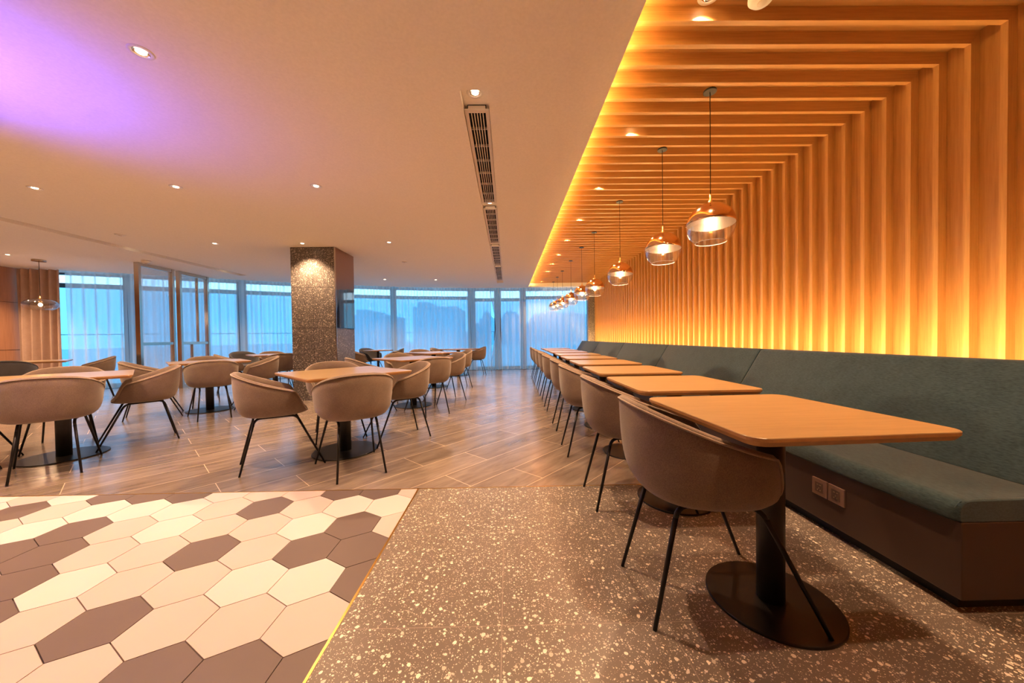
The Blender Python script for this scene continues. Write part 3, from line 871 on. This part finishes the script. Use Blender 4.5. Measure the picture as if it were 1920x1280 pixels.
def make_chair(mat, pmat, label, group):
    t = thing('tub_chair', label, 'chair', (0, 0, 0), 0, group)
    obj('shell', shell_bm(), mat, t)
    bm = bmesh.new()
    pts = []
    for k in range(61):
        th = 2*PI*(0.5+29.5*k/60*2/61+0)/30.0 if False else (0.30+(2*PI-0.60)*k/60)
        p = rim_pt(th); d = Vector((p.x+0.055, p.y, 0)).normalized()
        pts.append(p+d*0.0015+Vector((0, 0, -0.004)))
    add_tube(bm, pts, 0.0042, 6); obj('piping', bm, pmat, t)
    # seat pad
    bm = bmesh.new()
    rings = []
    for sc_, z in ((0.98, 0.459), (1.0, 0.470), (0.93, 0.478), (0.6, 0.482), (0.05, 0.483)):
        rings.append([bm.verts.new((-0.045+(base_pt(2*PI*i/36).x+0.045)*sc_*0.97, base_pt(2*PI*i/36).y*sc_*0.97, z)) for i in range(36)])
    for a, b in zip(rings, rings[1:]):
        for k in range(36):
            f = bm.faces.new((a[k], a[(k+1) % 36], b[(k+1) % 36], b[k])); f.smooth = True
    bm.faces.new(rings[0][::-1]); bm.faces.new(rings[-1])
    obj('seat_pad', bm, mat, t)
    # frame and legs
    RB = {1: Vector((-0.185, 0.135, 0.428)), -1: Vector((-0.185, -0.135, 0.428))}
    FB = {1: Vector((0.095, 0.165, 0.428)), -1: Vector((0.095, -0.165, 0.428))}
    RF = {1: Vector((-0.29, 0.175, 0.0)), -1: Vector((-0.29, -0.175, 0.0))}
    FF = {1: Vector((0.29, 0.24, 0.0)), -1: Vector((0.29, -0.24, 0.0))}
    bm = bmesh.new()
    for s in (1, -1):
        a, b = RB[s], FB[s]
        la = (RF[s]-a).normalized(); lb = (FF[s]-b).normalized(); h = (b-a).normalized()
        pts = []
        for k in range(6):
            u = k/5; pts.append((a+la*0.045)*(1-u)**2+a*2*u*(1-u)+(a+h*0.045)*u*u)
        for k in range(6):
            u = k/5; pts.append((b-h*0.045)*(1-u)**2+b*2*u*(1-u)+(b+lb*0.045)*u*u)
        add_tube(bm, pts, 0.0095, 10)
    add_tube(bm, [(-0.12, -0.14, 0.43), (-0.12, 0.14, 0.43)], 0.007, 8)
    add_tube(bm, [(0.06, -0.16, 0.43), (0.06, 0.16, 0.43)], 0.007, 8)
    obj('seat_frame', bm, M_black, t)
    for s in (1, -1):
        for (B_, F_) in ((RB, RF), (FB, FF)):
            d = (F_[s]-B_[s]).normalized()
            bm = bmesh.new(); add_tube(bm, [B_[s]+d*0.045, B_[s]+d*0.2, F_[s]+Vector((0, 0, 0.0))], 0.0095, 10, 0.0078)
            for v in bm.verts: v.co.z = max(0.0, v.co.z)
            obj('leg', bm, M_black, t)
    return t
chA = make_chair(M_chair, M_pipe, '', 'tub chairs facing the teal bench')
BC = [(0.80, 1.39, 0), (0.81, 2.235, 0), (0.80, 3.18, 0), (0.82, 4.02, 0), (0.83, 5.05, 0), (0.855, 6.0, 0), (0.87, 6.95, 0), (0.88, 7.93, 0), (0.90, 8.95, 0)]
for i, (x, y, a) in enumerate(BC):
    lab = 'taupe tub chair facing the teal bench, %s of the nine from the camera' % ORD[i]
    if i == 0: lab = 'large taupe tub chair in the right foreground at the nearest bench table'; chA['label'] = lab; chA.location = (x, y, 0)
    elif i == 8: dup(chA, (x, y, 0), math.radians(a), 'taupe tub chair facing the teal bench, closest to the window curtain')
    else: dup(chA, (x, y, 0), math.radians(a), lab)
GL = 'tub chairs around the square tables'
CH = [(-3.80, 2.93, 135, 'light beige tub chair seen from behind, large at the left edge'),
      (-3.92, 3.72, 228, 'beige tub chair in side view, its back to the right, near the left edge'),
      (-4.66, 2.96, 41, 'tub chair mostly outside the left edge with only its legs in view'),
      (-4.62, 3.66, 316, 'tub chair behind the table cut by the left edge, facing the camera'),
      (-1.28, 2.86, 126, 'taupe tub chair seen from behind in front of the table by the stone column'),
      (-1.95, 3.00, 36, 'taupe tub chair in side view, left of the table before the stone column'),
      (-1.18, 3.70, 217, 'tan tub chair in side view, right of the table before the stone column'),
      (-1.90, 3.86, 305, 'tub chair tucked between the stone column and the table before it'),
      (-4.15, 4.91, 135, 'taupe tub chair seen from behind at the table before the glass screens'),
      (-5.02, 4.98, 42, 'taupe tub chair left of the table before the glass screen, behind the beige side-view chair'),
      (-4.12, 5.70, 222, 'taupe tub chair right of the table before the glass screen, its back towards the column'),
      (-5.00, 5.86, 318, 'tub chair behind the table before the glass screen, just its rim showing'),
      (-5.62, 7.22, 40, 'tan tub chair left of the table hidden by the stone column'),
      (-4.68, 7.18, 138, 'taupe tub chair overlapped by the left edge of the stone column'),
      (-5.45, 8.20, 318, 'tan tub chair behind the table hidden by the stone column, facing the camera'),
      (-1.14, 4.95, 128, 'tan tub chair seen from behind, at the table right of the column'),
      (-1.05, 5.82, 218, 'tan tub chair between two square tables right of the column'),
      (-2.02, 5.12, 38, 'tub chair at the left of the table right of the column, turned away'),
      (-1.80, 6.02, 310, 'tub chair behind the table right of the column, facing the camera'),
      (-1.10, 7.42, 205, 'tan tub chair at the right of the second table from the door'),
      (-2.05, 7.30, 40, 'tub chair at the left of the second table from the door'),
      (-1.95, 8.12, 310, 'tub chair behind the second table from the door'),
      (-0.95, 9.98, 195, 'lone tan tub chair nearest the door curtains, seen from the side'),
      (-1.75, 9.40, 350, 'tub chair left of the table nearest the door curtains'),
      (-3.93, 9.35, 20, 'tan tub chair at the window table touching the right edge of the stone column'),
      (-7.85, 6.62, 232, 'beige tub chair in front of the sheer curtain at the far left table')]
for x, y, a, lab in CH: dup(chA, (x, y, 0), math.radians(a), lab, GL)
chD = make_chair(M_dchair, M_dchair, 'dark grey tub chair back at the left edge, in front of the far left table', 'dark grey tub chairs')
chD.location = (-7.95, 5.62, 0); chD.rotation_euler = (0, 0, math.radians(135))
dup(chD, (-6.3, 8.45, 0), math.radians(330), 'dark grey tub chair rim beside the curtain left of the stone column')
dup(chD, (-3.20, 9.62, 0), math.radians(195), 'dark grey tub chair at the right of the window table past the column')
dup(chD, (-3.88, 10.0, 0), math.radians(335), 'dark grey tub chair behind the tan one at the column edge')

# ------------------------------------------------------------ globe pendants
def pendant(label, zc, x, y):
    t = thing('globe_pendant', label, 'pendant lamp', (x, y, zc), 0, 'globe pendants over the bench tables')
    R = 0.155; n = 14
    prof = []
    a0, a1 = math.radians(8), math.radians(141)
    # copper cap: from stem to a tilted cut
    def sph(bm, th0, th1f, rad, nn=40, m=12):
        V = []
        for k in range(nn):
            ph = 2*PI*k/nn
            e = th1f(ph)
            s0 = th0(ph) if callable(th0) else th0
            V.append([bm.verts.new((rad*math.sin(s0+(e-s0)*j/m)*math.cos(ph), rad*math.sin(s0+(e-s0)*j/m)*math.sin(ph), rad*math.cos(s0+(e-s0)*j/m))) for j in range(m+1)])
        for k in range(nn):
            a, b = V[k], V[(k+1) % nn]
            for j in range(m):
                f = bm.faces.new((a[j], a[j+1], b[j+1], b[j])); f.smooth = True
        return V
    cut = lambda ph: math.radians(88)+0.05*math.cos(ph-0.6)
    bm = bmesh.new(); sph(bm, a0, cut, R)
    cap = obj('copper_shade', bm, M_cop, t); cap['label'] = 'copper mirrored upper half'
    sm = cap.modifiers.new('thick', 'SOLIDIFY'); sm.thickness = 0.002; sm.offset = -1
    bm = bmesh.new(); sph(bm, a0, cut, R-0.004); obj('shade_lining', bm, M_lining, cap)
    bm = bmesh.new(); V = sph(bm, cut, lambda ph: a1, R)
    obj('glass_shade', bm, M_gl, t)['label'] = 'clear glass lower half'
    bm = bmesh.new(); zr = R*math.cos(a1); rr_ = R*math.sin(a1)
    ring = [(rr_*math.cos(2*PI*k/40), rr_*math.sin(2*PI*k/40), zr) for k in range(41)]
    add_tube(bm, ring, 0.0022, 6, cap=False); obj('glass_rim', bm, M_white, t)
    bm = bmesh.new(); add_lathe(bm, [(0.034, 0.146), (0.022, 0.154), (0.012, 0.167), (0.0075, 0.183), (0.0065, 0.215)], 16, caps=True)
    obj('brass_stem', bm, M_brass, t)
    bm = bmesh.new(); add_tube(bm, [(0, 0, 0.212), (0, 0, BZ-zc-0.008)], 0.0028, 8); obj('cord', bm, M_black, t)
    bm = bmesh.new(); add_lathe(bm, [(0.042, BZ-zc-0.012), (0.042, BZ-zc)], 24, caps=True); obj('canopy', bm, M_black, t)
    bm = bmesh.new(); add_lathe(bm, [(0.016, 0.05), (0.016, 0.146)], 16, caps=True); obj('socket', bm, M_brass, t)
    bm = bmesh.new(); add_lathe(bm, [(0.008, 0.05), (0.018, 0.035), (0.026, 0.012), (0.026, -0.006), (0.018, -0.022), (0.002, -0.03)], 16, caps=True)
    obj('bulb', bm, M_bulb, t)
    return t
PN = [(1.432, 2.43, 1.815), (1.434, 3.18, 1.833), (1.437, 4.40, 1.825), (1.436, 5.68, 1.832), (1.43, 6.62, 1.86), (1.435, 7.78, 1.88), (1.436, 8.98, 1.91), (1.437, 9.9, 1.94), (1.44, 10.75, 1.975)]
PO = ['nearest and largest copper and glass globe pendant, before the timber wall', 'second copper and glass globe pendant from the camera', 'third copper and glass globe pendant from the camera', 'fourth copper and glass globe pendant from the camera, just right of the fifth',
      'fifth copper and glass globe pendant, overlapped by the fourth', 'sixth copper and glass globe pendant, alone before the curtain', 'seventh copper and glass globe pendant from the camera, first of the far cluster',
      'eighth copper and glass globe pendant, middle of the far cluster', 'farthest and smallest copper and glass globe pendant']
for (x, y, z), lab in zip(PN, PO):
    pendant(lab, z, x, y)
    point_light('pendant_bulb_light', (x, y, z-0.05), PEND_W, WARM, 0.03)
# flat oval smoky pendant on the left
t = thing('oval_pendant', 'flat oval smoky glass pendant hanging before the brown drape', 'pendant lamp', (-8.97, 6.81, 1.80))
bm = bmesh.new()
prof = [(0.225*math.sin(math.radians(a)), 0.12*math.cos(math.radians(a))) for a in range(6, 92, 6)]
add_lathe(bm, prof, 40); obj('smoky_shade', bm, M_smoke, t)
bm = bmesh.new(); prof = [(0.225*math.sin(math.radians(a)), 0.12*math.cos(math.radians(a))) for a in range(90, 146, 6)]
add_lathe(bm, prof, 40); obj('glass_shade', bm, M_gl, t)
bm = bmesh.new(); add_lathe(bm, [(0.03, 0.117), (0.012, 0.135), (0.007, 0.17)], 16, caps=True); obj('brass_stem', bm, M_brass, t)
bm = bmesh.new(); add_tube(bm, [(0, 0, 0.165), (0, 0, ZC-1.80-0.01)], 0.004, 8); obj('cord', bm, M_black, t)
bm = bmesh.new(); add_lathe(bm, [(0.09, ZC-1.80-0.03), (0.09, ZC-1.80)], 24, caps=True); obj('canopy', bm, M_steel, t)
bm = bmesh.new(); add_lathe(bm, [(0.008, 0.04), (0.022, 0.02), (0.028, 0.0), (0.018, -0.025), (0.002, -0.032)], 16, caps=True); obj('bulb', bm, M_bulb, t)
bm = bmesh.new(); add_lathe(bm, [(0.014, 0.035), (0.014, 0.118)], 12, caps=True); obj('socket', bm, M_brass, t)
point_light('pendant_bulb_light', (-8.97, 6.81, 1.73), PEND_W*2, WARM, 0.03)

# ------------------------------------------------------------ recessed downlights
def make_downlight(label, group, r=0.048):
    t = thing('downlight', label, 'ceiling light', (0, 0, 0), 0, group)
    bm = bmesh.new(); add_lathe(bm, [(r*0.80, 0.0), (r*0.84, -0.004), (r*1.15, -0.004), (r*1.2, 0.0)], 28); obj('trim_ring', bm, M_white, t)
    bm = bmesh.new(); add_lathe(bm, [(r*0.80, -0.001), (r*0.80, -0.0008), (r*0.5, -0.0006)], 28); obj('reflector', bm, M_chrome, t)
    bm = bmesh.new(); add_lathe(bm, [(r*0.5, -0.0022), (r*0.45, -0.004), (0.0, -0.005)], 24, caps=True); obj('lamp', bm, M_lamp, t)
    return t
DL = [(-2.01, 1.98, 'large-looking recessed downlight nearest the camera in the plain ceiling'),
      (-4.86, 3.68, 'recessed downlight left of three in the row above the near tables'),
      (-3.42, 3.68, 'recessed downlight middle of three in the row above the near tables'),
      (-1.98, 3.69, 'recessed downlight right of three in the row above the near tables'),
      (-4.79, 5.80, 'recessed downlight left of the stone column in its row'),
      (-3.39, 5.85, 'recessed downlight washing the front of the stone column'),
      (-1.95, 5.84, 'recessed downlight right of the stone column in its row'),
      (-8.95, 6.38, 'recessed downlight near the brown drape at the far left'),
      (-3.29, 9.45, 'recessed downlight near the window just right of the stone column'),
      (-1.95, 9.60, 'recessed downlight near the window before the wide curtain'),
      (-2.0, 7.75, None), (-3.4, 1.98, None), (-4.9, 1.98, None), (-2.5, 0.2, None), (-4.2, 0.2, None), (-6.4, 3.6, None), (-7.9, 3.7, None), (-5.3, 7.6, None), (-9.4, 4.9, None), (-9.75, 6.7, None)]  # final entries beside the left wall are added fill light, no fixture there
dl0 = None
for x, y, lab in DL:
    spot_light('downlight_and_fill_beam', (x, y, ZC-0.03), (x, y, 0), SPOT_W, WARM, math.radians(110), 0.8, 0.03)
    if lab is None: continue
    if dl0 is None: dl0 = make_downlight(lab, 'downlights in the plain ceiling'); dl0.location = (x, y, ZC)
    else: dup(dl0, (x, y, ZC), 0, lab)
for y, lab in ((2.40, 'downlight at the near end of the ceiling air slot'), (4.335, 'downlight between the first and second grille of the air slot'), (6.14, 'downlight between the second and third grille of the air slot'), (7.94, 'downlight between the third and fourth grille of the air slot')):
    dup(dl0, (-0.198, y, ZC+0.0595), 0, lab, 'downlights in the ceiling slots')
    spot_light('downlight_and_fill_beam', (-0.198, y, ZC+0.045), (-0.198, y, 0), SPOT_W, WARM, math.radians(100), 0.8, 0.03)
for y, lab in ((4.2, None), (6.2, 'nearer downlight in the left ceiling slot'), (8.2, 'farther downlight in the left ceiling slot above the glass screens')):
    if lab: dup(dl0, (-6.48, y, ZC+0.0595), 0, lab, 'downlights in the ceiling slots')
    spot_light('downlight_and_fill_beam', (-6.48, y, ZC+0.045), (-6.48, y, 0), SPOT_W, WARM, math.radians(100), 0.8, 0.03)
for y, lab in ((0.6, None), (1.76, 'nearest downlight among the timber battens at the top of the picture'), (2.90, 'second downlight among the timber battens'), (4.0, None), (5.02, 'third downlight among the timber battens'),
               (6.10, 'fourth downlight among the timber battens'), (7.1, None), (8.12, 'downlight among the battens, third from the window'), (9.0, 'downlight among the battens, second from the window'), (10.72, 'downlight among the battens closest to the window')):
    k = round((y-1.893)/0.153-0.5); yy = 1.893+0.153*k+0.092
    if lab: dup(dl0, (1.08, yy, 2.822), 0, lab, 'downlights between the timber battens')
    spot_light('downlight_and_fill_beam', (1.08, yy, 2.79), (1.08, yy, 0), SLAT_W, WARM, math.radians(112), 0.6, 0.025)
# smoke detector between the battens and ceiling discs
def disc(label, x, y, z, r=0.055, h=0.03, cat='smoke detector', name='smoke_detector'):
    t = thing(name, label, cat, (x, y, z))
    bm = bmesh.new(); add_lathe(bm, [(r, 0.0), (r, -h*0.4), (r*0.75, -h), (0.0, -h*1.02)], 28, caps=True); obj('housing', bm, M_white, t)
    bm = bmesh.new(); add_lathe(bm, [(r*0.35, -h*1.01), (r*0.35, -h*1.25), (0, -h*1.3)], 20, caps=True); obj('sensor', bm, M_trimw, t)
disc('white smoke detector between the nearest timber battens at the top edge', 1.30, 1.757, 2.745, 0.06, 0.03)
disc('small white ceiling disc above the far left chairs', -5.76, 5.29, ZC, 0.06, 0.012, 'sprinkler cover', 'sprinkler_cover')
disc('small white ceiling disc past the stone column', -2.14, 7.35, ZC, 0.055, 0.012, 'sprinkler cover', 'sprinkler_cover')
disc('white smoke detector on the ceiling above the nearer glass screen', -7.10, 6.97, ZC, 0.07, 0.06)
# air grilles in the slot
def grille(label, y0, y1):
    t = thing('air_grille', label, 'air vent', (-0.198, (y0+y1)/2, ZC+0.018), 0, 'grilles in the ceiling air slot')
    L = (y1-y0)/2
    bm = bmesh.new(); w_ = 0.088; i_ = 0.062
    add_box(bm, -w_, -i_, -L, L, 0, 0.012); add_box(bm, i_, w_, -L, L, 0, 0.012); add_box(bm, -i_, i_, -L, -L+0.03, 0, 0.034); add_box(bm, -i_, i_, L-0.03, L, 0, 0.034)
    obj('frame', bm, M_trimw, t)
    bm = bmesh.new()
    for k in range(6):
        x = -i_+(k+0.5)*2*i_/6+0.0
        if k == 0: continue
        x = -i_+k*2*i_/6
        add_box(bm, x-0.0028, x+0.0028, -L+0.03, L-0.03, 0.0, 0.03)
    n = int(2*L/0.22)
    for k in range(1, n): add_box(bm, -i_, i_, -L+2*L*k/n-0.003, -L+2*L*k/n+0.003, 0.008, 0.028)
    obj('louvre_grid', bm, M_trimw, t)
    bm = bmesh.new(); add_box(bm, -i_-0.005, i_+0.005, -L+0.002, L-0.002, 0.035, 0.040); obj('duct_dark_sheet', bm, M_dark, t)  # near-black sheet, its colour stands in for the unlit depth above the louvres
grille('nearest and longest-looking air grille in the ceiling slot', 2.52, 4.24)
grille('second air grille in the ceiling slot', 4.43, 6.03)
grille('third air grille in the ceiling slot', 6.24, 7.82)
grille('farthest air grille in the ceiling slot', 8.05, 9.9)
bpy.context.view_layer.update()
